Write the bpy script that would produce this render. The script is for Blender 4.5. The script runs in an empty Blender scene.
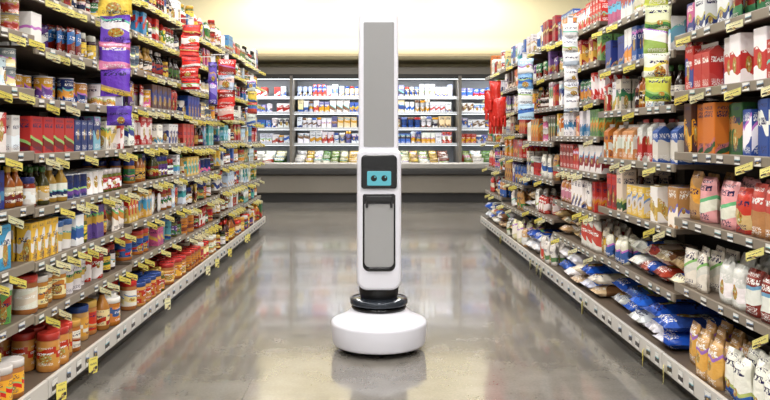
import bpy, bmesh, math, random
import numpy as np
from mathutils import Vector, Matrix
random.seed(11); np.random.seed(11)
sc = bpy.context.scene
sc.view_settings.view_transform = 'Standard'
sc.view_settings.look = 'None'
sc.view_settings.exposure = 0.0

def lin(h):
    if isinstance(h, str):
        h = h.lstrip('#'); c = [int(h[i:i+2], 16)/255 for i in (0, 2, 4)]
    else: c = list(h)
    return tuple(x/12.92 if x <= .04045 else ((x+.055)/1.055)**2.4 for x in c)

# ------------------------------------------------------------ materials
def mat(name, col, rough=.5, metal=0, emis=None, estr=0, noise=0, nscale=20, bump=0, coat=0, trans=0):
    m = bpy.data.materials.new(name); m.use_nodes = True
    nt = m.node_tree; b = nt.nodes['Principled BSDF']
    c = (*lin(col), 1)
    b.inputs['Base Color'].default_value = c
    b.inputs['Roughness'].default_value = rough
    b.inputs['Metallic'].default_value = metal
    b.inputs['Coat Weight'].default_value = coat
    b.inputs['Transmission Weight'].default_value = trans
    if emis:
        b.inputs['Emission Color'].default_value = (*lin(emis), 1)
        b.inputs['Emission Strength'].default_value = estr
    tc = nt.nodes.new('ShaderNodeTexCoord')
    n = nt.nodes.new('ShaderNodeTexNoise'); n.inputs['Scale'].default_value = nscale
    n.inputs['Detail'].default_value = 4
    nt.links.new(tc.outputs['Object'], n.inputs['Vector'])
    if noise:
        mx = nt.nodes.new('ShaderNodeMix'); mx.data_type = 'RGBA'
        mx.inputs[6].default_value = tuple(x*(1-noise) for x in c[:3])+(1,)
        mx.inputs[7].default_value = tuple(min(1, x*(1+noise)) for x in c[:3])+(1,)
        nt.links.new(n.outputs['Fac'], mx.inputs[0]); nt.links.new(mx.outputs[2], b.inputs['Base Color'])
    if bump:
        bp = nt.nodes.new('ShaderNodeBump'); bp.inputs['Strength'].default_value = bump
        bp.inputs['Distance'].default_value = .01
        nt.links.new(n.outputs['Fac'], bp.inputs['Height']); nt.links.new(bp.outputs[0], b.inputs['Normal'])
    return m

class NB:
    def __init__(s, nt): s.nt = nt
    def set(s, sock, v):
        if isinstance(v, bpy.types.NodeSocket): s.nt.links.new(v, sock)
        elif v is not None: sock.default_value = v
    def m(s, op, a, b=None, c=None):
        n = s.nt.nodes.new('ShaderNodeMath'); n.operation = op
        s.set(n.inputs[0], a); s.set(n.inputs[1], b); s.set(n.inputs[2], c); return n.outputs[0]
    def mix(s, f, a, b):
        n = s.nt.nodes.new('ShaderNodeMix'); n.data_type = 'RGBA'
        s.set(n.inputs[0], f); s.set(n.inputs[6], a); s.set(n.inputs[7], b); return n.outputs[2]
    def vec(s, x, y, z):
        n = s.nt.nodes.new('ShaderNodeCombineXYZ')
        s.set(n.inputs[0], x); s.set(n.inputs[1], y); s.set(n.inputs[2], z); return n.outputs[0]
    def noise(s, v, sc_, d=2):
        n = s.nt.nodes.new('ShaderNodeTexNoise'); s.set(n.inputs['Vector'], v)
        n.inputs['Scale'].default_value = sc_; n.inputs['Detail'].default_value = d; return n.outputs['Fac']
    def box(s, x, lo, hi):
        return s.m('MULTIPLY', s.m('GREATER_THAN', x, lo), s.m('LESS_THAN', x, hi))

def package_mat(name, rough, bump):
    m = bpy.data.materials.new(name); m.use_nodes = True; nt = m.node_tree; N = NB(nt)
    b = nt.nodes['Principled BSDF']
    A = nt.nodes.new('ShaderNodeAttribute'); A.attribute_name = 'ca'
    B = nt.nodes.new('ShaderNodeAttribute'); B.attribute_name = 'cb'
    U = nt.nodes.new('ShaderNodeUVMap'); U.uv_map = 'UVMap'
    sp = nt.nodes.new('ShaderNodeSeparateXYZ'); nt.links.new(U.outputs[0], sp.inputs[0])
    u = N.m('FRACT', sp.outputs[0]); v = sp.outputs[1]
    r = A.outputs['Alpha']; lab = B.outputs['Alpha']
    r2 = N.m('FRACT', N.m('MULTIPLY', r, 7.13)); r3 = N.m('FRACT', N.m('MULTIPLY', r, 13.7)); r4 = N.m('FRACT', N.m('MULTIPLY', r, 29.3)); r5 = N.m('FRACT', N.m('MULTIPLY', r, 53.9))
    lo = N.m('MULTIPLY', r2, .5); hi = N.m('ADD', lo, N.m('ADD', .15, N.m('MULTIPLY', r3, .4)))
    slant = N.m('MULTIPLY', N.m('SUBTRACT', u, .5), N.m('MULTIPLY', N.m('SUBTRACT', r5, .5), .7))
    wob = N.m('ADD', slant, N.m('MULTIPLY', N.m('SINE', N.m('MULTIPLY', u, 6.28)), N.m('MULTIPLY', r4, .1)))
    vv = N.m('ADD', v, wob)
    band = N.m('MULTIPLY', N.m('GREATER_THAN', vv, lo), N.m('LESS_THAN', vv, hi))
    col = N.mix(band, A.outputs['Color'], B.outputs['Color'])
    # thin third-colour stripe
    hue = nt.nodes.new('ShaderNodeCombineColor'); hue.mode = 'HSV'
    N.set(hue.inputs[0], r3); hue.inputs[1].default_value = .7; hue.inputs[2].default_value = .55
    stripe = N.m('MULTIPLY', N.m('GREATER_THAN', vv, N.m('SUBTRACT', hi, .05)), N.m('LESS_THAN', vv, N.m('ADD', hi, .03)))
    col = N.mix(N.m('MULTIPLY', stripe, N.m('GREATER_THAN', r5, .5)), col, hue.outputs[0])
    # food picture blob
    cy = N.m('ADD', .2, N.m('MULTIPLY', r3, .35))
    du = N.m('SUBTRACT', u, N.m('ADD', .35, N.m('MULTIPLY', r4, .3))); dv = N.m('SUBTRACT', v, cy)
    dv = N.m('MULTIPLY', dv, N.m('ADD', .7, r5))
    dist = N.m('SQRT', N.m('ADD', N.m('MULTIPLY', du, du), N.m('MULTIPLY', dv, dv)))
    fz = N.noise(N.vec(N.m('MULTIPLY', u, 7.), N.m('MULTIPLY', v, 7.), N.m('MULTIPLY', r, 40)), 1.6, 2)
    rp = nt.nodes.new('ShaderNodeValToRGB'); nt.links.new(fz, rp.inputs[0])
    e = rp.color_ramp.elements; e[0].position = .3; e[0].color = (*lin('#6a2c12'), 1); e[1].position = .7; e[1].color = (*lin('#f6e7c8'), 1)
    x = e.new(.45); x.color = (*lin('#c98636'), 1); x = e.new(.57); x.color = (*lin('#8c9a48'), 1)
    blob = N.m('MULTIPLY', N.m('LESS_THAN', dist, N.m('ADD', .1, N.m('MULTIPLY', r2, .17))), N.m('GREATER_THAN', r4, .4))
    col = N.mix(blob, col, rp.outputs[0])
    # brand text
    tn = N.noise(N.vec(N.m('MULTIPLY', u, 15.), N.m('MULTIPLY', v, 20.), N.m('MULTIPLY', r, 91)), 1., 1)
    tl = N.m('ADD', .5, N.m('MULTIPLY', r5, .25))
    text = N.m('MULTIPLY', N.m('MULTIPLY', N.m('GREATER_THAN', tn, .5), N.box(u, .12, .88)), N.m('MULTIPLY', N.m('GREATER_THAN', v, tl), N.m('LESS_THAN', v, N.m('ADD', tl, .12))))
    tc = N.mix(N.m('GREATER_THAN', r3, .45), (*lin('#2a2350'), 1), (*lin('#f7f4ee'), 1))
    col = N.mix(text, col, tc)
    t2 = N.noise(N.vec(N.m('MULTIPLY', u, 28.), N.m('MULTIPLY', v, 38.), N.m('MULTIPLY', r, 51)), 1., 1)
    small = N.m('MULTIPLY', N.m('MULTIPLY', N.m('GREATER_THAN', t2, .54), N.box(u, .15, .85)), N.m('MAXIMUM', N.box(v, .06, .2), N.box(v, .86, .93)))
    col = N.mix(small, col, tc)
    col = N.mix(lab, A.outputs['Color'], col)
    nt.links.new(col, b.inputs['Base Color']); b.inputs['Roughness'].default_value = rough
    if bump:
        tcn = nt.nodes.new('ShaderNodeTexCoord')
        n = N.noise(tcn.outputs['Object'], 45, 2)
        bp = nt.nodes.new('ShaderNodeBump'); bp.inputs['Strength'].default_value = bump; bp.inputs['Distance'].default_value = .01
        nt.links.new(n, bp.inputs['Height']); nt.links.new(bp.outputs[0], b.inputs['Normal'])
    return m
M_CARTON = package_mat('printed_carton', .42, 0)
M_GLASSY = package_mat('jar_and_bottle_label', .16, 0)
M_FILM = package_mat('plastic_film_bag', .25, .5)

# ------------------------------------------------------------ templates
def T_box():
    c = .04; pts = [(-.5+c, 0), (.5-c, 0), (.5, c), (.5, 1-c), (.5-c, 1), (-.5+c, 1), (-.5, 1-c), (-.5, c)]
    V = [(x, y, z) for z in (0, 1) for x, y in pts]; F = []; UV = []; P = []; S = []
    for i in range(8):
        j = (i+1) % 8; F.append((i, j, j+8, i+8)); 
        if i % 2 == 0: UV.append(((.01, 0), (.99, 0), (.99, 1), (.01, 1)))
        else: UV.append(((.01, 0), (.02, 0), (.02, 1), (.01, 1)))
        P.append(0); S.append(False)
    F.append(tuple(range(8, 16))); UV.append(tuple(((p[0]+.5)*.98+.01, p[1]*.3+.3) for p in pts)); P.append(0); S.append(False)
    F.append(tuple(range(7, -1, -1))); UV.append(tuple((.5, 0) for p in pts)); P.append(2); S.append(False)
    return V, F, UV, P, S
def prof_label(prof):
    zs = [(prof[i][1], prof[i+1][1]) for i in range(len(prof)-1) if prof[i][2] == 0]
    return (zs[0][0], zs[-1][1]) if zs else (0, 1)
def T_lathe(prof, seg=12, sq=0):
    V = []; F = []; UV = []; P = []; S = []
    for r, z, p in prof:
        for k in range(seg):
            a = 2*math.pi*k/seg; cx, cy = math.cos(a), math.sin(a)
            q = 1/max(abs(cx), abs(cy))**sq
            V.append((r*cx*q, .5+r*cy*q, z))
    lo, hi = prof_label(prof)
    f = lambda z: (z-lo)/(hi-lo)
    for i in range(len(prof)-1):
        for k in range(seg):
            j = (k+1) % seg
            F.append((i*seg+k, i*seg+j, (i+1)*seg+j, (i+1)*seg+k))
            z0, z1 = prof[i][1], prof[i+1][1]
            UV.append(((3*k/seg, f(z0)), (3*(k+1)/seg, f(z0)), (3*(k+1)/seg, f(z1)), (3*k/seg, f(z1))))
            P.append(prof[i][2]); S.append(True)
    n = len(prof)-1
    F.append(tuple(n*seg+k for k in range(seg))); UV.append(tuple((.5, .5) for k in range(seg))); P.append(prof[-1][2]); S.append(False)
    return V, F, UV, P, S
def T_bag(lying=False, seed=0, gus=False):
    rs = random.Random(seed); nx, nz = 7, 9; V = []; F = []; UV = []; P = []; S = []
    for side in (0, 1):
        for j in range(nz):
            for i in range(nx):
                x = i/(nx-1)-.5; z = j/(nz-1)
                t = max(0, 1-abs(2*x)**3)**.55*max(0, 1-abs(2*z-1)**(5 if not gus else 3))**.5
                if gus and z < .5: t = max(0, 1-abs(2*x)**4)**.5*(1-(max(0, .12-z)/.12)*.1)
                if z > .9: t *= .1
                t *= 1+rs.uniform(-.16, .04)
                xx = x*(1-.05*math.sin(z*math.pi)) + rs.uniform(-.012, .012)
                y = .5+(t*.5 if side else -t*.5)
                if lying: V.append((xx, z, max(0, min(1.0, y))))
                else: V.append((xx, y, z))
        o = side*nx*nz
        for j in range(nz-1):
            for i in range(nx-1):
                q = (o+j*nx+i, o+j*nx+i+1, o+(j+1)*nx+i+1, o+(j+1)*nx+i)
                uvq = [((q_-o) % nx/(nx-1)*.98+.01, ((q_-o)//nx)/(nz-1)) for q_ in q]
                if side ^ lying: q = q[::-1]; uvq = uvq[::-1]
                F.append(q); UV.append(tuple(uvq)); P.append(0); S.append(True)
    for j in range(nz-1):
        for i in (0, nx-1):
            a, b_ = j*nx+i, (j+1)*nx+i
            F.append((a, b_, b_+nx*nz, a+nx*nz)); UV.append(((.02, .5),)*4); P.append(2); S.append(True)
    for j in (0, nz-1):
        for i in range(nx-1):
            a, b_ = j*nx+i, j*nx+i+1
            F.append((a, a+nx*nz, b_+nx*nz, b_)); UV.append(((.02, .5),)*4); P.append(2); S.append(True)
    return V, F, UV, P, S
def T_gable():
    V = [(-.5, 0, 0), (.5, 0, 0), (.5, 1, 0), (-.5, 1, 0), (-.5, 0, .78), (.5, 0, .78), (.5, 1, .78), (-.5, 1, .78),
         (-.5, .47, .92), (.5, .47, .92), (.5, .53, .92), (-.5, .53, .92), (-.5, .47, 1), (.5, .47, 1), (.5, .53, 1), (-.5, .53, 1)]
    F = [(0, 1, 5, 4), (1, 2, 6, 5), (2, 3, 7, 6), (3, 0, 4, 7), (4, 5, 9, 8), (6, 7, 11, 10), (5, 6, 10, 9), (7, 4, 8, 11),
         (8, 9, 13, 12), (9, 10, 14, 13), (10, 11, 15, 14), (11, 8, 12, 15), (12, 13, 14, 15)]
    UV = []
    for f in F:
        UV.append(tuple(((V[k][0]+.5)*.98+.01, V[k][2]) for k in f))
    UV[1] = UV[3] = ((.01, 0), (.99, 0), (.99, .78), (.01, .78))
    return V, F, UV, [0]*8+[1]*5, [False]*13
def pack(t):
    V, F, UV, P, S = t
    return dict(V=np.array(V, float), L=np.array([i for f in F for i in f]), C=np.array([len(f) for f in F]),
                UV=np.array([u for f in UV for u in f], float), P=np.array(P), S=np.array(S))
TPL = {
 'box': [pack(T_box())],
 'can': [pack(T_lathe([(.47, 0, 2), (.5, .02, 2), (.5, .04, 2), (.485, .05, 0), (.485, .95, 2), (.5, .96, 2), (.5, .985, 2), (.46, 1, 2), (.45, .97, 2)]))],
 'jar': [pack(T_lathe([(.44, 0, 2), (.5, .04, 2), (.5, .12, 0), (.5, .64, 2), (.48, .74, 2), (.41, .79, 1), (.44, .8, 1), (.44, .97, 1), (.41, 1, 1)]))],
 'widejar': [pack(T_lathe([(.46, 0, 2), (.5, .03, 2), (.5, .14, 0), (.5, .68, 2), (.49, .78, 2), (.47, .81, 1), (.5, .82, 1), (.5, .98, 1), (.47, 1, 1)], 16))],
 'bottle': [pack(T_lathe([(.44, 0, 2), (.5, .03, 2), (.5, .12, 0), (.5, .5, 2), (.47, .58, 2), (.3, .7, 2), (.19, .78, 2), (.17, .86, 1), (.22, .865, 1), (.22, .98, 1), (.18, 1, 1)]))],
 'squeeze': [pack(T_lathe([(.42, 0, 2), (.48, .03, 2), (.5, .1, 0), (.44, .45, 0), (.47, .68, 2), (.36, .8, 2), (.24, .84, 1), (.24, .93, 1), (.1, .95, 1), (.07, 1, 1)], sq=0))],
 'tub': [pack(T_lathe([(.42, 0, 0), (.48, .8, 1), (.5, .81, 1), (.5, .95, 1), (.47, 1, 1)]))],
 'bag': [pack(T_bag(False, s, True)) for s in range(4)],
 'pouch': [pack(T_bag(False, s+10)) for s in range(4)],
 'sack': [pack(T_bag(True, s+20)) for s in range(4)],
 'gable': [pack(T_gable())],
}
class Mass:
    def __init__(s, name, material): s.name = name; s.mat = material; s.a = []; s.nv = 0
    def add(s, shape, O, U, N, w, d, h, A, B, body, cap, lab=1., tilt=0, r=None):
        t = random.choice(TPL[shape]); V = t['V']
        O = np.array(O, float); U = np.array(U, float); N = np.array(N, float)
        c, s_ = math.cos(tilt), math.sin(tilt)
        U2, N2 = U*c+N*s_, N*c-U*s_
        W = O+N*d*.5+np.outer(V[:, 0]*w, U2)+np.outer((V[:, 1]-.5)*d, N2)
        W[:, 2] += V[:, 2]*h
        r = random.random() if r is None else r
        P = t['P']; n = len(P)
        ca = np.zeros((n, 4)); cb = np.zeros((n, 4)); ca[:, 3] = r
        ca[P == 0, :3] = A; ca[P == 1, :3] = cap; ca[P == 2, :3] = body
        cb[:, :3] = B; cb[:, 3] = np.where(P == 0, lab, 0)
        C = t['C']
        s.a.append((W, t['L']+s.nv, C, t['UV'], np.repeat(ca, C, 0), np.repeat(cb, C, 0), t['S'])); s.nv += len(V)
    def build(s, parent=None):
        if not s.a: return
        V, L, C, UV, CA, CB, S = [np.concatenate([x[i] for x in s.a]) for i in range(7)]
        me = bpy.data.meshes.new(s.name); me.vertices.add(len(V)); me.vertices.foreach_set('co', V.ravel())
        me.loops.add(len(L)); me.loops.foreach_set('vertex_index', L.astype(np.int32))
        me.polygons.add(len(C)); me.polygons.foreach_set('loop_start', np.concatenate([[0], np.cumsum(C)[:-1]]).astype(np.int32))
        me.update(calc_edges=True)
        uv = me.uv_layers.new(name='UVMap'); uv.data.foreach_set('uv', UV.ravel())
        for nm, arr in (('ca', CA), ('cb', CB)):
            at = me.attributes.new(nm, 'FLOAT_COLOR', 'CORNER'); at.data.foreach_set('color', arr.ravel())
        me.polygons.foreach_set('use_smooth', S.astype(bool))
        me.materials.append(s.mat); me.update()
        ob = bpy.data.objects.new(s.name, me); sc.collection.objects.link(ob)
        if parent: ob.parent = parent
        return ob

# ------------------------------------------------------------ mesh helpers
def newob(name, bm, mats, parent=None, smooth=False):
    me = bpy.data.meshes.new(name); bm.to_mesh(me); bm.free()
    for m_ in mats: me.materials.append(m_)
    if smooth:
        for p in me.polygons: p.use_smooth = True
    ob = bpy.data.objects.new(name, me); sc.collection.objects.link(ob)
    if parent: ob.parent = parent
    return ob
def bx(bm, x0, x1, y0, y1, z0, z1, mi=0, bev=0):
    r = bmesh.ops.create_cube(bm, size=1)
    vs = r['verts']
    for v in vs: v.co = Vector((x0+(v.co.x+.5)*(x1-x0), y0+(v.co.y+.5)*(y1-y0), z0+(v.co.z+.5)*(z1-z0)))
    fs = set(f for v in vs for f in v.link_faces)
    for f in fs: f.material_index = mi
    if bev:
        es = list(set(e for v in vs for e in v.link_edges))
        bmesh.ops.bevel(bm, geom=es, offset=bev, segments=2, affect='EDGES', profile=.5, material=mi)
def simple(name, x0, x1, y0, y1, z0, z1, m, bev=0, parent=None):
    bm = bmesh.new(); bx(bm, x0, x1, y0, y1, z0, z1, 0, bev); return newob(name, bm, [m], parent)
def rrect(w, h, rt, rb, n=8):
    pts = []
    for cx, cz, r, a0 in ((w/2-rt, h/2-rt, rt, 0), (-w/2+rt, h/2-rt, rt, 90), (-w/2+rb, -h/2+rb, rb, 180), (w/2-rb, -h/2+rb, rb, 270)):
        for k in range(n+1):
            a = math.radians(a0+90*k/n); pts.append((cx+r*math.cos(a), cz+r*math.sin(a)))
    return pts
def panel(name, xc, zc, w, h, rt, rb, y0, y1, m, bev=.004, parent=None):
    bm = bmesh.new(); pts = rrect(w, h, rt, rb)
    f = bm.faces.new([bm.verts.new((xc+x, y0, zc+z)) for x, z in pts])
    ex = bmesh.ops.extrude_face_region(bm, geom=[f])
    for v in ex['geom']:
        if isinstance(v, bmesh.types.BMVert): v.co.y = y1
    bmesh.ops.recalc_face_normals(bm, faces=bm.faces)
    if bev:
        es = [e for e in bm.edges if abs(e.verts[0].co.y-e.verts[1].co.y) < 1e-6]
        bmesh.ops.bevel(bm, geom=es, offset=bev, segments=3, affect='EDGES', profile=.5)
    ob = newob(name, bm, [m], parent, True)
    md = ob.modifiers.new('wn', 'WEIGHTED_NORMAL'); md.keep_sharp = False
    return ob
def lathe(name, prof, x, y, m, parent=None, seg=64):
    bm = bmesh.new(); rings = []
    for r, z in prof:
        rings.append([bm.verts.new((x+r*math.cos(2*math.pi*k/seg), y+r*math.sin(2*math.pi*k/seg), z)) for k in range(seg)])
    for i in range(len(rings)-1):
        for k in range(seg):
            j = (k+1) % seg; bm.faces.new((rings[i][k], rings[i][j], rings[i+1][j], rings[i+1][k]))
    bm.faces.new(rings[-1]); bm.faces.new(rings[0][::-1])
    return newob(name, bm, [m], parent, True)

# ------------------------------------------------------------ room
M_WALL = mat('cream_wall_paint', '#efe3bc', .7, noise=.03, nscale=3)
M_SIDE = mat('white_wall_paint', '#e9eaec', .7, noise=.03, nscale=3)
M_CEIL = mat('ceiling_paint', '#eeeeee', .8, noise=.02)
M_SOFF = mat('soffit_paint', '#efe3ba', .7, noise=.02)
M_TRIM = mat('trim_tan', '#b0a07c', .5)
M_LAMP = mat('lamp_diffuser', '#ffffff', .5, emis='#fffcf6', estr=3)
mf = bpy.data.materials.new('polished_concrete'); mf.use_nodes = True
nt = mf.node_tree; N = NB(nt); b = nt.nodes['Principled BSDF']
tc = nt.nodes.new('ShaderNodeTexCoord'); P = tc.outputs['Object']
n1 = N.noise(P, 1.3, 6); n2 = N.noise(P, 7, 8); n3 = N.noise(P, 90, 2)
s = N.m('ADD', N.m('MULTIPLY', n1, .5), N.m('ADD', N.m('MULTIPLY', n2, .3), N.m('MULTIPLY', n3, .2)))
rp = nt.nodes.new('ShaderNodeValToRGB'); nt.links.new(s, rp.inputs[0]); e = rp.color_ramp.elements
e[0].position = .35; e[0].color = (*lin('#5e5a54'), 1); e[1].position = .66; e[1].color = (*lin('#87827a'), 1)
sp = nt.nodes.new('ShaderNodeSeparateXYZ'); nt.links.new(P, sp.inputs[0])
jy = N.m('LESS_THAN', N.m('ABSOLUTE', N.m('SUBTRACT', N.m('FRACT', N.m('DIVIDE', N.m('ADD', sp.outputs[1], 20.4), 4.0)), .5)), .001)
jx = N.m('LESS_THAN', N.m('ABSOLUTE', N.m('SUBTRACT', N.m('FRACT', N.m('DIVIDE', N.m('ADD', sp.outputs[0], 20.75), 4.5)), .5)), .0007)
j = N.m('MAXIMUM', jx, jy)
col = N.mix(N.m('MULTIPLY', j, .3), rp.outputs[0], (*lin('#3d352e'), 1))
nt.links.new(col, b.inputs['Base Color'])
nt.links.new(N.m('ADD', .1, N.m('MULTIPLY', n2, .13)), b.inputs['Roughness'])
b.inputs['IOR'].default_value = 1.52
b.inputs['Coat Weight'].default_value = .45; b.inputs['Coat Roughness'].default_value = .06
bp = nt.nodes.new('ShaderNodeBump'); bp.inputs['Strength'].default_value = .06; bp.inputs['Distance'].default_value = .004
nt.links.new(n2, bp.inputs['Height']); nt.links.new(bp.outputs[0], b.inputs['Normal'])

RX = 4.2; YB = 13.0; YF = -2.6; ZC = 3.7
simple('floor', -RX, RX, YF, YB, -.1, 0, mf)
simple('ceiling', -RX, RX, YF, YB, ZC, ZC+.1, M_CEIL)
simple('wall_back', -RX, RX, YB, YB+.1, 0, ZC, M_WALL)
simple('wall_front', -RX, RX, YF-.1, YF, 0, ZC, M_SIDE)
simple('wall_left', -RX-.1, -RX, YF, YB, 0, ZC, M_SIDE)
simple('wall_right', RX, RX+.1, YF, YB, 0, ZC, M_SIDE)
bm = bmesh.new(); prof = [(YB-.005, 2.16), (11.75, 2.16), (11.72, 2.2), (11.72, 2.3)]
for k in range(13):
    a = math.radians(90*k/12); prof.append((12.5-.76*math.cos(a), 2.32+.95*math.sin(a)))
prof.append((YB-.005, 3.27))
l0 = [bm.verts.new((-RX+.01, y, z)) for y, z in prof]; l1 = [bm.verts.new((RX-.01, y, z)) for y, z in prof]
for i in range(len(prof)-1): bm.faces.new((l0[i], l0[i+1], l1[i+1], l1[i]))
bmesh.ops.recalc_face_normals(bm, faces=bm.faces)
so = newob('soffit', bm, [M_SOFF], smooth=True)
simple('trim_1', -RX+.01, RX-.01, 11.705, 11.72, 2.165, 2.2, M_TRIM)
def area(name, loc, sx, sy, en, col=(1, .98, .95), rot=(0, 0, 0), parent=None):
    l = bpy.data.lights.new(name, 'AREA'); l.shape = 'RECTANGLE'; l.size = sx; l.size_y = sy; l.energy = en; l.color = col
    o = bpy.data.objects.new(name, l); sc.collection.objects.link(o); o.location = loc; o.rotation_euler = rot
    if parent: o.parent = parent
    return o
M_FIX = mat('fixture_metal', '#dddddd', .4)
for xx in (-1.5, 0, 1.5):
    for yy in (-1.3, 1.2, 3.7, 6.2, 8.7, 10.9):
        em = bpy.data.objects.new('ceiling_light', None); sc.collection.objects.link(em)
        simple('housing', xx-.17, xx+.17, yy-.75, yy+.75, ZC-.07, ZC, M_FIX, parent=em)
        simple('diffuser', xx-.15, xx+.15, yy-.73, yy+.73, ZC-.085, ZC-.07, M_LAMP, parent=em)
        area('tube', (xx, yy, ZC-.1), .3, 1.45, 41 if yy < 8 else (34 if yy < 10 else 30), parent=em)

# ------------------------------------------------------------ shelving
M_STEEL = mat('shelf_steel_brown', '#5e5144', .45, noise=.05)
M_RAIL = mat('price_rail', '#857a6b', .35)
M_BRAIL = mat('base_rail_light', '#cdc8c0', .3)
M_KICK = mat('kick_plate_dark', '#1e1a18', .4)
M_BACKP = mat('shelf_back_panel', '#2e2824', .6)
def shelving(side, edges, levels_per_bay):
    bm = bmesh.new()
    def B(l0, l1, y0, y1, z0, z1, mi, bev=0):
        a, c = side*l0, side*l1; bx(bm, min(a, c), max(a, c), y0, y1, z0, z1, mi, bev)
    y0, y1 = edges[0], edges[-1]
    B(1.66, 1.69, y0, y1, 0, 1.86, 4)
    B(1.22, 1.66, y0, y1, 0, .1, 3)
    B(1.17, 1.66, y0, y1, .1, .125, 0)
    for i, e_ in enumerate(edges):
        B(1.62, 1.66, e_-.02, e_+.02, .125, 1.86, 0)
    for i, lv in enumerate(levels_per_bay):
        a, c = edges[i]+.004, edges[i+1]-.004
        B(1.155, 1.17, a, c, .07, .14, 2, .003)
        for z in lv[1:]:
            B(FR+.0, 1.62, a, c, z-.018, z, 0)
            B(FR-.012, FR, a, c, z-.03, z+.004, 1, .003)
            for ee in (a, c-.006):
                vs = [bm.verts.new((side*l, ee+t, zz)) for t in (0, .006) for l, zz in ((FR+.1, z-.018), (1.62, z-.018), (1.62, z-.075))]
                for q in ((0, 1, 2), (5, 4, 3), (0, 3, 4, 1), (1, 4, 5, 2), (2, 5, 3, 0)):
                    f = bm.faces.new([vs[k] for k in q]); f.material_index = 0
    return newob('grocery_shelving', bm, [M_STEEL, M_RAIL, M_BRAIL, M_KICK, M_BACKP])
FR = 1.215
LE = [1.7, 2.85, 4.0, 5.15, 6.3, 7.45, 8.6]
RE = [2.12, 3.2, 4.28, 5.36, 6.44, 7.52, 8.6]
Lbase = [.125, .36, .55, .745, .94, 1.14, 1.33, 1.52, 1.70]
Rbase = [.125, .42, .68, .94, 1.18, 1.40, 1.62]
LL = [[.125]+[z+dz for z in Lbase[1:]] for dz in (0, 0, .015, -.01, .02, 0)]
LL[0] = [.125, .37, .56, .76, .95, 1.17, 1.36, 1.54, 1.7]
RL = [[.125]+[z+dz for z in Rbase[1:]] for dz in (0, -.05, -.01, .02, -.03, 0)]
RL[2] = [.125, .36, .58, .8, 1.0, 1.2, 1.41, 1.62]; RL[4] = [.125, .38, .6, .82, 1.02, 1.22, 1.42, 1.62]
SH = {-1: shelving(-1, LE, LL), 1: shelving(1, RE, RL)}

# ------------------------------------------------------------ products
def pal(*a): return [lin(x) for x in a]
WHITE = pal('#f4f1e8', '#ece6d6')
K = {}
def kind(n, shape, w, h, d, A, B, body=None, cap=None, m=None, lab=1.): K[n] = dict(shape=shape, w=w, h=h, d=d, A=A, B=B, body=body, cap=cap or WHITE, m=m, lab=lab)
kind('peanut_butter_jars', 'widejar', (.085, .1), (.12, .15), None, pal('#dca24a', '#c8302a', '#ecd8a8', '#c87c30', '#e8bc58', '#f0e8dc'), pal('#c0341c', '#f4e0a4', '#30508c', '#8a3a18', '#f4ecd4', '#e8b040'), pal('#c48440', '#b06c30', '#d09850'), pal('#c8302a', '#ece8e0', '#cc3424', '#dca848', '#ece8e0', '#2c4a90'), M_GLASSY)
kind('jam_jars', 'jar', (.055, .07), (.1, .13), None, pal('#f0ece4', '#b03238', '#e8c850', '#583c78', '#e4e0d8', '#6a8a50'), pal('#7a1530', '#2c6a3a', '#d08a3a', '#ffffff'), pal('#4a1014', '#7a2c14', '#2e1020', '#9e6024', '#5a5a20'), pal('#d0a848', '#b03228', '#e8e4dc', '#2e3a7a', '#1e1c1a'), M_GLASSY)
kind('syrup_bottles', 'bottle', (.065, .08), (.18, .23), None, pal('#e0b948', '#b0301e', '#f0ece4'), pal('#7a2a12', '#1f5a30', '#e8d8a0'), pal('#6a3214', '#8a4a18', '#3a180a', '#a86c20'), pal('#b83026', '#e0a830', '#f0ece0', '#3a1a14'), M_GLASSY)
kind('sauce_bottles', 'bottle', (.048, .06), (.15, .19), None, pal('#ece4d4', '#c09840', '#a03024', '#f0f0e8', '#3a5a2a', '#d8c8a8'), pal('#7a1c14', '#1c2a50', '#d0a840', '#2e2018'), pal('#2a140c', '#5a200f', '#94501c', '#181210', '#aa8038', '#3a3a18'), pal('#b03024', '#1e1a18', '#d0a848', '#e8e4d8', '#3a6a2e', '#1e1a18'), M_GLASSY)
kind('squeeze_bottles', 'squeeze', (.055, .07), (.15, .18), None, pal('#e8cc40', '#b83028', '#f4efe8'), pal('#b02820', '#1e3c80', '#3a7a30'), pal('#b02820', '#e0bc30', '#f0e8d0'), pal('#f0ece0', '#b82818', '#2a5a2a'), M_GLASSY)
kind('soup_cans', 'can', (.062, .075), (.09, .11), None, pal('#bc2e2a', '#e8c450', '#2f5aa4', '#f0ece4', '#307448', '#c85c8c', '#e8e4e0', '#e09838', '#d0dce8', '#6a4690'), pal('#f4f0ec', '#1e3068', '#d09830', '#8a2a20'), pal('#b8b8b8'), None, M_GLASSY)
kind('small_tins', 'can', (.055, .08), (.055, .08), None, pal('#b8b8b8', '#e8e8e4', '#6a7a8c', '#c8b468', '#8a929c'), pal('#2a3a60', '#a83a2c', '#e8d8a0'), pal('#a8a8a8', '#8c8c8c'), None, M_GLASSY)
kind('snack_boxes', 'box', (.05, .11), (.1, .16), (.05, .09), pal('#c02e28', '#2a4ea0', '#6c4294', '#ece8e0', '#3e88b8', '#dca436', '#347044', '#b84e80', '#f2f0ec', '#5a3a2c', '#b8d0e4', '#f0eeea'), pal('#f4f0ea', '#e0b438', '#223680', '#b83228', '#50a4cc', '#f4f2f0'), None, None, M_CARTON)
kind('red_boxes', 'box', (.07, .11), (.12, .16), (.06, .09), pal('#c02e28', '#b02024', '#d04438', '#ece0d4', '#ece4e0'), pal('#f4eee8', '#e0bc50', '#7a1814'), None, None, M_CARTON)
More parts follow.
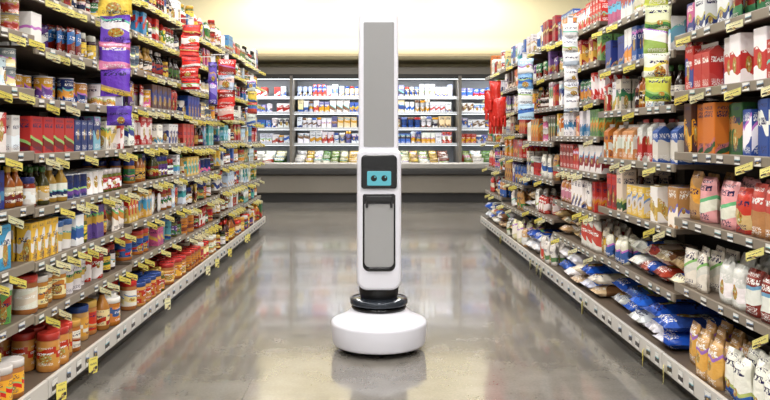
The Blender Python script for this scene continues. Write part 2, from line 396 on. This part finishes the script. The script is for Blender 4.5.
kind('blue_boxes', 'box', (.06, .1), (.12, .17), (.05, .08), pal('#305eac', '#4494c0', '#88c0dc', '#e8eef0', '#263c80', '#e8d890', '#40a49e', '#dce8f4', '#6c50a0'), pal('#f2f4f4', '#d8ac38', '#203470', '#40a0a0', '#f4f4f4'), None, None, M_CARTON)
kind('drink_mix_canisters', 'tub', (.07, .09), (.12, .165), None, pal('#e0bc40', '#4098a8', '#cc6088', '#5e9a48', '#f0ece6', '#bc362c'), pal('#f4f2ee', '#b03024', '#224088'), None, pal('#f0eeea', '#3a68b0', '#bc362c'), M_GLASSY)
kind('seasoning_packets', 'pouch', (.07, .1), (.11, .155), (.02, .035), pal('#e0c050', '#b83628', '#f0ece4', '#5e4084', '#3e7850', '#366cac'), pal('#7a2418', '#f4f2ee', '#d08c34'), None, None, M_FILM)
kind('pasta_boxes', 'box', (.045, .09), (.15, .2), (.04, .07), pal('#f2efea', '#c4342c', '#ece6dc', '#dc7830', '#2a4e9c', '#f2f0ec', '#e0d4c0', '#6c9a54', '#f4f2ee', '#6c4890'), pal('#c02c26', '#f4f2ee', '#307448', '#d88c30', '#2c3e84', '#3a88b8'), None, None, M_CARTON)
kind('broth_cartons', 'gable', (.06, .08), (.17, .21), (.06, .07), pal('#f4f0ea', '#c83c36', '#f0e8dc', '#e4a060', '#f2eee8'), pal('#c02c26', '#dc8034', '#4a7a44', '#f4f2ee', '#3058a0'), None, pal('#f2f0ea', '#c4362e', '#ece8e4'), M_CARTON)
kind('cracker_boxes', 'box', (.07, .12), (.16, .22), (.05, .08), pal('#b83028', '#dc7c2c', '#4a2e20', '#ecdcc4', '#a0242c', '#c08c48', '#ece8e0', '#d47828', '#2e50a0'), pal('#f4e8d0', '#7a2418', '#e0a838', '#346034', '#f4f0ea'), None, None, M_CARTON)
kind('noodle_bags', 'bag', (.09, .13), (.15, .2), (.05, .07), pal('#d0ac78', '#f0e8e0', '#e6d4a8', '#c8985c', '#f0ece6', '#c08450', '#e0d0b0', '#e8a8ac', '#f2ecE4'.lower()), pal('#f4f0ea', '#3e8444', '#c84438', '#e090a0', '#f4ecdc', '#f0b050', '#3460a8'), pal('#c8a878'), None, M_FILM)
kind('bean_bags', 'bag', (.07, .11), (.12, .18), (.05, .07), pal('#a8784a', '#ece4d4', '#8c3428', '#e0d8c0', '#5e8450', '#f2f0ec', '#d0b484', '#ece4d8', '#c83c30'), pal('#f4f2ee', '#b83c34', '#3460a8', '#dcac48', '#f4ece4'), pal('#c8a878'), None, M_FILM)
kind('rice_sacks', 'sack', (.17, .22), (.07, .09), (.27, .33), pal('#f2f2f4', '#2c56b8', '#f2f2f0', '#3662c0', '#e8ecf8', '#f4f4f4'), pal('#2c56b8', '#f4f4f4', '#5884d4', '#284aa0', '#2c56b8'), pal('#dadade'), None, M_FILM)
kind('flour_sacks', 'sack', (.14, .19), (.05, .075), (.25, .32), pal('#d8bc90', '#f0e8dc', '#c8a46c', '#f2f0ea', '#bca880', '#e4d8bc', '#f2f2f2', '#a04030'), pal('#f4f0ea', '#b84a3c', '#8a6240', '#3c64bc', '#f0e6d4'), pal('#d0b890'), None, M_FILM)
def jit(c):
    k = random.uniform(.82, 1.12); g = sum(c)/3; s_ = random.uniform(-.08, .1)
    return tuple(min(1, max(0, (x*(1-s_)+g*s_)*k*random.uniform(.95, 1.05))) for x in c)
Masses = {}
def mass(n, side):
    if (n, side) not in Masses: Masses[(n, side)] = Mass(n, K[n]['m'])
    return Masses[(n, side)]
def fill(side, y0, y1, lat, z, clear, kinds, depth=.38, runs=(1, 4)):
    y = y0+.01
    while y < y1-.05:
        n = random.choice(kinds); k = K[n]
        w = random.uniform(*k['w']); h = random.uniform(*k['h']); h = min(h, clear-.03)
        if k['shape'] == 'sack': h = random.uniform(*k['h'])
        h = max(h, .05)
        d = random.uniform(*k['d']) if k['d'] else w
        A = jit(random.choice(k['A'])); Bc = jit(random.choice(k['B'])); body = jit(random.choice(k['body'])) if k['body'] else A; cap = jit(random.choice(k['cap'])); r = random.random()
        if random.random() < .3: A, Bc = Bc, A
        st = 1; room = clear-.025
        if k['shape'] in ('box', 'can', 'jar', 'sack', 'tub', 'widejar'): st = max(1, int(room/h))
        if k['shape'] in ('box', 'jar', 'tub', 'widejar', 'sack'): st = min(st, 2)
        rows = 1 if k['shape'] == 'sack' else max(1, min(3, int(depth/(d+.008))))
        soft = k['shape'] in ('bag', 'sack', 'pouch')
        for i in range(random.randint(*runs)):
            if y+w > y1-.008:
                y = y1; break
            gap = random.choice((0, 0, 0, 0, .02, .05))
            if random.random() < .02 and k['shape'] != 'sack': y += w; continue
            for ro in range(rows):
                for s_ in range(st):
                    if s_ == st-1 and st > 1 and k['shape'] != 'sack' and random.random() < .25: continue
                    tl = random.uniform(-.05, .05) if k['shape'] == 'sack' else random.uniform(-.12, .12) if soft else random.uniform(-.02, .02)
                    if not soft and k['shape'] not in ('box', 'gable'): tl = random.uniform(-3, 3)
                    dd = .012+gap+ro*(d+.006)+(random.uniform(0, .03) if k['shape'] == 'sack' else 0)
                    a_, b_ = (A, Bc) if k['shape'] != 'sack' else (jit(random.choice(k['A'])), jit(random.choice(k['B'])))
                    ww = w*.96
                    if soft: ww = (w-.002-d*abs(math.sin(tl)))/1.03
                    dp = d*.96 if not soft or k['shape'] == 'sack' else max(.5*d, d-w*abs(math.sin(tl)))
                    mass(n, side).add(k['shape'], (side*(lat+dd), y+w/2, z+s_*h*1.002+.001), (0, 1, 0), (side, 0, 0), ww, dp, h*random.uniform(.9, .98) if soft else (h*random.uniform(.985, 1.) if st == 1 else h*.99),
                        a_, b_, body, cap, k['lab'], tl, r if k['shape'] != 'sack' else None)
            y += w+.002
LK = [['peanut_butter_jars', 'peanut_butter_jars', 'jam_jars', 'syrup_bottles', 'snack_boxes'],
      ['peanut_butter_jars', 'drink_mix_canisters', 'syrup_bottles', 'blue_boxes', 'jam_jars', 'snack_boxes'],
      ['blue_boxes', 'snack_boxes', 'drink_mix_canisters', 'jam_jars', 'seasoning_packets'],
      ['soup_cans', 'snack_boxes', 'blue_boxes', 'jam_jars', 'sauce_bottles'],
      ['snack_boxes', 'red_boxes', 'blue_boxes', 'snack_boxes', 'sauce_bottles'],
      ['soup_cans', 'snack_boxes', 'seasoning_packets', 'small_tins', 'jam_jars'],
      ['small_tins', 'jam_jars', 'seasoning_packets', 'sauce_bottles', 'snack_boxes'],
      ['sauce_bottles', 'sauce_bottles', 'squeeze_bottles', 'jam_jars', 'snack_boxes'],
      ['sauce_bottles', 'jam_jars', 'snack_boxes', 'squeeze_bottles']]
for i in range(6):
    lv = LL[i]
    for j_, z in enumerate(lv):
        zt = lv[j_+1]-.018 if j_+1 < len(lv) else z+.25
        kk = LK[j_]
        if i < 2:
            kk = {0: ['peanut_butter_jars'] if i == 0 else ['peanut_butter_jars', 'peanut_butter_jars', 'syrup_bottles'], 1: ['peanut_butter_jars', 'jam_jars', 'syrup_bottles', 'drink_mix_canisters'],
                  4: ['red_boxes', 'snack_boxes', 'blue_boxes'], 5: ['soup_cans', 'small_tins', 'snack_boxes'], 7: ['sauce_bottles', 'sauce_bottles', 'jam_jars']}.get(j_, kk)
        fill(-1, LE[i]+.012, LE[i+1]-.012, 1.17 if j_ == 0 else FR, z, zt-z, kk)
RK = [['rice_sacks', 'noodle_bags', 'flour_sacks', 'bean_bags'],
      ['flour_sacks', 'bean_bags', 'noodle_bags', 'flour_sacks'],
      ['cracker_boxes', 'noodle_bags', 'bean_bags', 'pasta_boxes', 'red_boxes', 'soup_cans'],
      ['broth_cartons', 'pasta_boxes', 'cracker_boxes', 'soup_cans', 'noodle_bags'],
      ['pasta_boxes', 'pasta_boxes', 'broth_cartons', 'snack_boxes', 'sauce_bottles'],
      ['pasta_boxes', 'snack_boxes', 'seasoning_packets', 'blue_boxes'],
      ['pasta_boxes', 'snack_boxes', 'cracker_boxes', 'bean_bags'],
      ['snack_boxes', 'pasta_boxes', 'blue_boxes']]
for i in range(6):
    lv = RL[i]
    for j_, z in enumerate(lv):
        zt = lv[j_+1]-.018 if j_+1 < len(lv) else z+.26
        kk = RK[j_]
        kk = {(0, 0): ['noodle_bags'], (1, 0): ['rice_sacks'], (0, 1): ['noodle_bags', 'bean_bags'], (1, 1): ['flour_sacks', 'flour_sacks', 'bean_bags'], (2, 0): ['rice_sacks', 'flour_sacks'],
              (0, 2): ['noodle_bags', 'noodle_bags', 'bean_bags'], (1, 2): ['cracker_boxes', 'syrup_bottles', 'red_boxes'], (1, 3): ['broth_cartons', 'broth_cartons', 'pasta_boxes'],
              (0, 3): ['pasta_boxes', 'cracker_boxes', 'pasta_boxes']}.get((i, j_), kk)
        fill(1, RE[i]+.012, RE[i+1]-.012, 1.17 if j_ == 0 else FR, z, zt-z, kk)
for mm in Masses.values(): mm.build()

# price tags (parts of the shelving)
M_TAG = package_mat('price_tag_card', .4, 0)
YEL = pal('#f4e98c', '#f2e26c', '#f4eebc')
tags = {-1: Mass('price_tags', M_TAG), 1: Mass('price_tags', M_TAG)}
INK = lin('#3a3434')
for side, E, LV, p in ((-1, LE, LL, .75), (1, RE, RL, .22)):
    for i in range(6):
        for j_, z in enumerate(LV[i]):
            lat = (1.155 if j_ == 0 else FR-.012)-.003
            zc = (.078 if j_ == 0 else z-.028)
            y = E[i]+.05
            while y < E[i+1]-.08:
                hh = .05 if j_ == 0 else .027
                tags[side].add('box', (side*lat, y, zc), (0, 1, 0), (side, 0, 0), random.uniform(.035, .05), .002, hh, lin('#dedcd6'), INK, INK, INK, 1., 0, .62+.01*random.random())
                if random.random() < p:
                    c = random.choice(YEL); ang = random.uniform(-.35, .35)
                    Uv = np.array([-side*math.cos(ang), -math.sin(ang)*.6, -.35])
                    if j_ == 0:
                        if random.random() < (.3 if side < 0 else .9): tags[side].add('box', (side*(lat-.012), y+.03, zc-.04), (0, 1, 0), (side, 0, 0), .05, .002, .065, c, INK, c, c, 1., .4*side, .3)
                    else:
                        tags[side].add('box', (side*(lat-.028), y+.03, zc-.022), Uv, np.array([0, 1, 0]), .054, .0015, .027, c, INK, c, c, 1., 0, .3)
                y += random.uniform(.09, .17)
for sd, t_ in tags.items(): t_.build(SH[sd])

# ------------------------------------------------------------ clip strips
def clip_strip(name, x, y, z0, z1, w, n, A, B, shape='pouch', mat_=M_FILM, back='#e8e8e8', dpt=.03):
    m_ = Mass(name, mat_); side = 1 if x > 0 else -1
    bc = lin(back)
    m_.add('box', (x, y, z0), (1, 0, 0), (0, 1, 0), .03, .003, z1-z0+.05, bc, bc, bc, bc, 0)
    x1 = 1.199; x0 = abs(x)-.015
    m_.add('box', (side*(x0+x1)/2, y, z1+.04), (1, 0, 0), (0, 1, 0), x1-x0, .006, .006, bc, bc, bc, bc, 0)
    hh = (z1-z0)/n
    for i in range(n):
        a = A[i % len(A)]; b_ = B[i % len(B)]
        m_.add(shape, (x+random.uniform(-.008, .008), y-dpt-.004, z0+i*hh), (1, 0, 0), (0, 1, 0), w*random.uniform(.93, 1.05), dpt, hh*1.04, a, b_, a, b_, 1., random.uniform(-.25, .25))
    return m_.build()
clip_strip('snack_clip_strip', -1.07, 3.32, 1.17, 1.72, .135, 5, pal('#6a3eb8', '#f090bc', '#7a54cc', '#e8c850', '#9a74dc'), pal('#f0d058', '#7048c4', '#f4f0f4'))
clip_strip('sponge_pack_clip_strip', -1.08, 3.40, 1.05, 1.13, .1, 1, pal('#6040b4'), pal('#7050cc'))
clip_strip('candy_clip_strip', -1.08, 4.75, 1.28, 1.66, .115, 6, pal('#e03028', '#e84c44'), pal('#f0e8e4', '#b81c18'))
clip_strip('sponge_pack_clip_strip', -1.09, 5.45, 1.22, 1.5, .06, 2, pal('#5040a4', '#6c58bc'), pal('#8a7acc'))
clip_strip('candy_clip_strip', -1.08, 5.9, 1.12, 1.56, .13, 4, pal('#d42a24', '#e4443a', '#c8d4e8', '#d42a24'), pal('#f0c8bc', '#8a2018'))
clip_strip('snack_clip_strip', -1.09, 7.2, 1.1, 1.5, .09, 4, pal('#d0d8cc', '#c0503e', '#e0c450'), pal('#4a6ab0'))
clip_strip('noodle_soup_clip_strip', 1.09, 3.1, 1.14, 1.6, .1, 5, pal('#c8d050', '#ecefdc', '#98b458', '#e0e4bc'), pal('#508c42', '#f0e464', '#f4f4ec'))
clip_strip('tea_bag_clip_strip', 1.09, 4.42, 1.14, 1.62, .09, 6, pal('#ececec', '#e4e8ec', '#f2f0ee'), pal('#b0bcc8', '#d0c8b8', '#e0e0e0'))
clip_strip('tea_bag_clip_strip', 1.08, 5.7, 1.12, 1.55, .11, 4, pal('#b8d8ec', '#e8eef2', '#80b0dc'), pal('#3468b8', '#f0f0f0'))
g = Mass('hanging_rubber_gloves', M_FILM); rc = lin('#c0281e')
for a_, z_, w_ in ((-.03, 1.2, .12), (.03, 1.14, .12), (0, 1.08, .12), (.0, 1.28, .1)):
    g.add('bag', (1.06+a_, 6.9-a_, z_), (1, 0, 0), (0, 1, 0), w_, .08, .2, rc, rc, rc, rc, 0, random.uniform(-.4, .4))
    for q in range(4):
        g.add('bag', (1.06+a_-.045+q*.03, 6.9-a_, z_-.06), (1, 0, 0), (0, 1, 0), .026, .03, .1, rc, rc, rc, rc, 0, .2)
g.add('box', (1.13, 6.93, 1.47), (1, 0, 0), (0, 1, 0), .138, .006, .006, lin('#888888'), lin('#888888'), lin('#888888'), lin('#888888'), 0)
g.build()

# ------------------------------------------------------------ cooler
M_CASE = mat('case_painted_grey', '#746e64', .35, noise=.04)
M_CWHITE = mat('case_interior', '#9a9ea4', .4)
M_CSH = mat('case_shelf_white', '#c8ccd0', .35)
M_CDARK = mat('case_kick_dark', '#242220', .5)
M_CSTEEL = mat('case_steel', '#a09c96', .3, metal=.6)
M_CGLOW = mat('case_led', '#ffffff', .4, emis='#f4faff', estr=2.5)
CX = 3.6
bm = bmesh.new()
bx(bm, -CX, CX, 12.0, 12.9, 0, .14, 2)
bx(bm, -CX, CX, 11.92, 12.9, .14, .42, 0, .02)
bx(bm, -CX, CX, 11.86, 11.93, .42, .5, 2, .01)
bx(bm, -CX, CX, 11.88, 11.97, .5, .6, 3, .02)
bx(bm, -CX, CX, 11.97, 12.86, .42, .52, 1)
bx(bm, -CX, CX, 12.84, 12.92, .42, 2.03, 1)
bx(bm, -CX, CX, 12.1, 12.92, 1.88, 2.04, 0, .01)
bx(bm, -CX, CX, 12.08, 12.12, 1.86, 1.93, 2, .01)
bx(bm, -CX, CX, 12.15, 12.2, 1.855, 1.878, 4)
CZ = [.88, 1.12, 1.36, 1.6]
for z in CZ:
    bx(bm, -CX, CX, 12.32, 12.84, z-.02, z, 5); bx(bm, -CX, CX, 12.305, 12.32, z-.03, z+.008, 5, .003)
    bx(bm, -CX, CX, 12.33, 12.35, z-.034, z-.021, 4)
for xx in (-3.6, -1.25, 1.29, 3.56):
    bx(bm, xx, xx+.04, 12.0, 12.9, .5, 1.9, 0)
bx(bm, -.02, .02, 12.25, 12.88, .5, 1.88, 1)
newob('refrigerated_display_case', bm, [M_CASE, M_CWHITE, M_CDARK, M_CSTEEL, M_CGLOW, M_CSH])
area('case_light', (0, 12.16, 1.84), 7, .06, 40, (.98, .99, 1), rot=(math.radians(25), 0, 0))
for z in CZ[:]:
    area('case_shelf_light', (0, 12.36, z-.04), 7, .03, 9, (.98, .99, 1), rot=(math.radians(10), 0, 0))
cold = Mass('chilled_food_packages', M_CARTON); prod = Mass('packaged_salad_bags', M_FILM); dc = Mass('dairy_tubs', M_GLASSY)
CA_ = pal('#eef0f4', '#dfe6f0', '#f0e0b0', '#b8c8e4', '#3460b8', '#e8eef8', '#c04034', '#e8e8f0', '#6a6aa8', '#f0f0ee'); CB_ = pal('#b82e2a', '#244690', '#dca028', '#f0f0f0', '#3a68c0', '#7a5a40', '#3a3a4c', '#6a80c0')
for li, z in enumerate(CZ):
    x = -CX+.06
    while x < CX-.15:
        w = random.uniform(.07, .105); a = jit(random.choice(CA_)); b_ = jit(random.choice(CB_)); r = random.random()
        tgt, shp = (dc, random.choice(('tub', 'can', 'jar'))) if random.random() < .4 else (cold, 'box')
        h0 = random.uniform(.145, .195)
        for q in range(random.randint(1, 3)):
            if x > CX-.15: break
            if any(abs(x+w/2-q_) < .03+w/2 for q_ in (-1.23, 1.31, 0)): x += .04; continue
            outer = abs(x) > 1.3
            if outer and random.random() < .15: x += w; continue
            h = h0 if not outer else h0*.8
            for ro in range(2):
                tgt.add(shp, (x+w/2, 12.33+ro*.13, z+.001), (1, 0, 0), (0, 1, 0), w*.9, .1 if shp == 'box' else w*.9, h, a, b_, a, random.choice(WHITE+CB_), 1., 0, r)
            x += w
x = -CX+.1
while x < CX-.3:
    w = random.uniform(.12, .18); a = jit(random.choice(pal('#5a7a44', '#e8e8e0', '#7a8a50', '#b8b898', '#c0a058', '#7a4a3c', '#d0ccc4'))); b_ = jit(random.choice(pal('#f0f0e8', '#3a6a2a', '#a8402e', '#d0b850')))
    if any(abs(x+w/2-q_) < w/2+.035 for q_ in (-1.23, 1.31, 0)): x += .03; continue
    for ro in range(3):
        prod.add('pouch', (x+w/2, 12.0+ro*.2, .525), (1, 0, 0), (0, 1, 0), w*.93, .12, .14+ro*.05, a, b_, a, a)
    x += w
cold.build(); dc.build(); prod.build()

# ------------------------------------------------------------ robot
R = bpy.data.objects.new('inventory_scanning_robot', None); sc.collection.objects.link(R)
M_RW = mat('robot_white_shell', '#e4e4ec', .28, coat=.3)
M_RG = mat('robot_grey_panel', '#969696', .3)
M_RG2 = mat('robot_grey_plate', '#a0a0a0', .35)
M_RB = mat('robot_black_gloss', '#0b0c0e', .12)
M_RD = mat('robot_dark_rubber', '#1c1c1e', .5)
M_RING = mat('robot_lidar_ring', '#343a42', .1, metal=.3)
M_SCR = mat('robot_screen', '#0a3038', .2, emis='#66c0cc', estr=.85)
M_EYE = mat('robot_eye', '#02080a', .3)
RXc, RYc = .028, 3.79
yf = RYc-.10
panel('mast_shell', RXc-.003, 1.245, .184, .68, .032, .01, yf, yf+.15, M_RW, .012, R)
panel('mast_sensor_panel', RXc-.001, 1.243, .14, .575, .006, .004, yf-.004, yf+.02, M_RG, .0015, R)
panel('body_shell', RXc, .62, .204, .65, .03, .05, yf-.02, yf+.19, M_RW, .016, R)
panel('head_display_bezel', RXc, .842, .164, .155, .022, .012, yf-.034, yf, M_RB, .006, R)
panel('screen', RXc, .812, .11, .066, .006, .006, yf-.0355, yf-.03, M_SCR, .001, R)
for sx in (-.024, .024):
    panel('eye', RXc+sx, .812, .028, .028, .0139, .0139, yf-.0375, yf-.034, M_EYE, .0005, R)
    panel('eye_glint', RXc+sx+.005, .818, .007, .007, .0034, .0034, yf-.0385, yf-.036, M_SCR, .0003, R)
panel('lower_recess', RXc, .562, .15, .355, .01, .03, yf-.025, yf+.02, M_RB, .003, R)
panel('tray_bracket', RXc, .718, .118, .026, .004, .012, yf-.05, yf, M_RD, .004, R)
for sx in (-1, 1):
    panel('tray_arm', RXc+sx*.056, .70, .012, .045, .003, .004, yf-.045, yf, M_RD, .002, R)
panel('front_plate', RXc, .55, .134, .29, .004, .024, yf-.033, yf, M_RG2, .004, R)
panel('bottom_handle', RXc, .398, .1, .012, .005, .005, yf-.036, yf, M_RB, .003, R)
lathe('body_foot', [(.08, .24), (.088, .25), (.093, .27), (.093, .32)], RXc, RYc, M_RD, R)
lathe('lidar_base', [(.125, .19), (.13, .2), (.128, .206), (.10, .21), (.093, .222), (.093, .24), (.06, .26)], RXc, RYc, M_RB, R)
lathe('lidar_ring', [(.1, .213), (.132, .214), (.136, .218), (.136, .236), (.13, .242), (.09, .246)], RXc, RYc, M_RING, R)
lathe('drive_base_shell', [(.195, .026), (.211, .027), (.216, .031), (.219, .04), (.2235, .08), (.2265, .122), (.2255, .13), (.221, .137), (.205, .145), (.17, .16), (.15, .172), (.135, .185), (.12, .192)], RXc, RYc, M_RW, R, 96)
lathe('drive_base_underside', [(.15, .018), (.185, .02), (.195, .027)], RXc, RYc, M_RD, R)
for k in range(6):
    a = math.radians(60*k+30); cx, cy = RXc+.16*math.cos(a), RYc+.16*math.sin(a)
    bm = bmesh.new(); bmesh.ops.create_cone(bm, cap_ends=True, segments=24, radius1=.02, radius2=.02, depth=.022, matrix=Matrix.Translation((cx, cy, .02)) @ Matrix.Rotation(math.radians(90), 4, 'Y'))
    bx(bm, cx-.015, cx+.015, cy-.008, cy+.008, .02, .04)
    newob('caster_wheel', bm, [M_RD], R)

# ------------------------------------------------------------ world & camera
w = bpy.data.worlds.new('World'); sc.world = w; w.use_nodes = True
w.node_tree.nodes['Background'].inputs[0].default_value = (1, .97, .9, 1); w.node_tree.nodes['Background'].inputs[1].default_value = .3
cd = bpy.data.cameras.new('camera'); co = bpy.data.objects.new('camera', cd); sc.collection.objects.link(co)
cd.sensor_width = 36; cd.lens = 800/770*36; cd.shift_x = 12/770; cd.shift_y = -65/770
co.location = (0, 0, 1.01); co.rotation_euler = (math.radians(90), 0, 0); cd.clip_start = .05
sc.camera = co
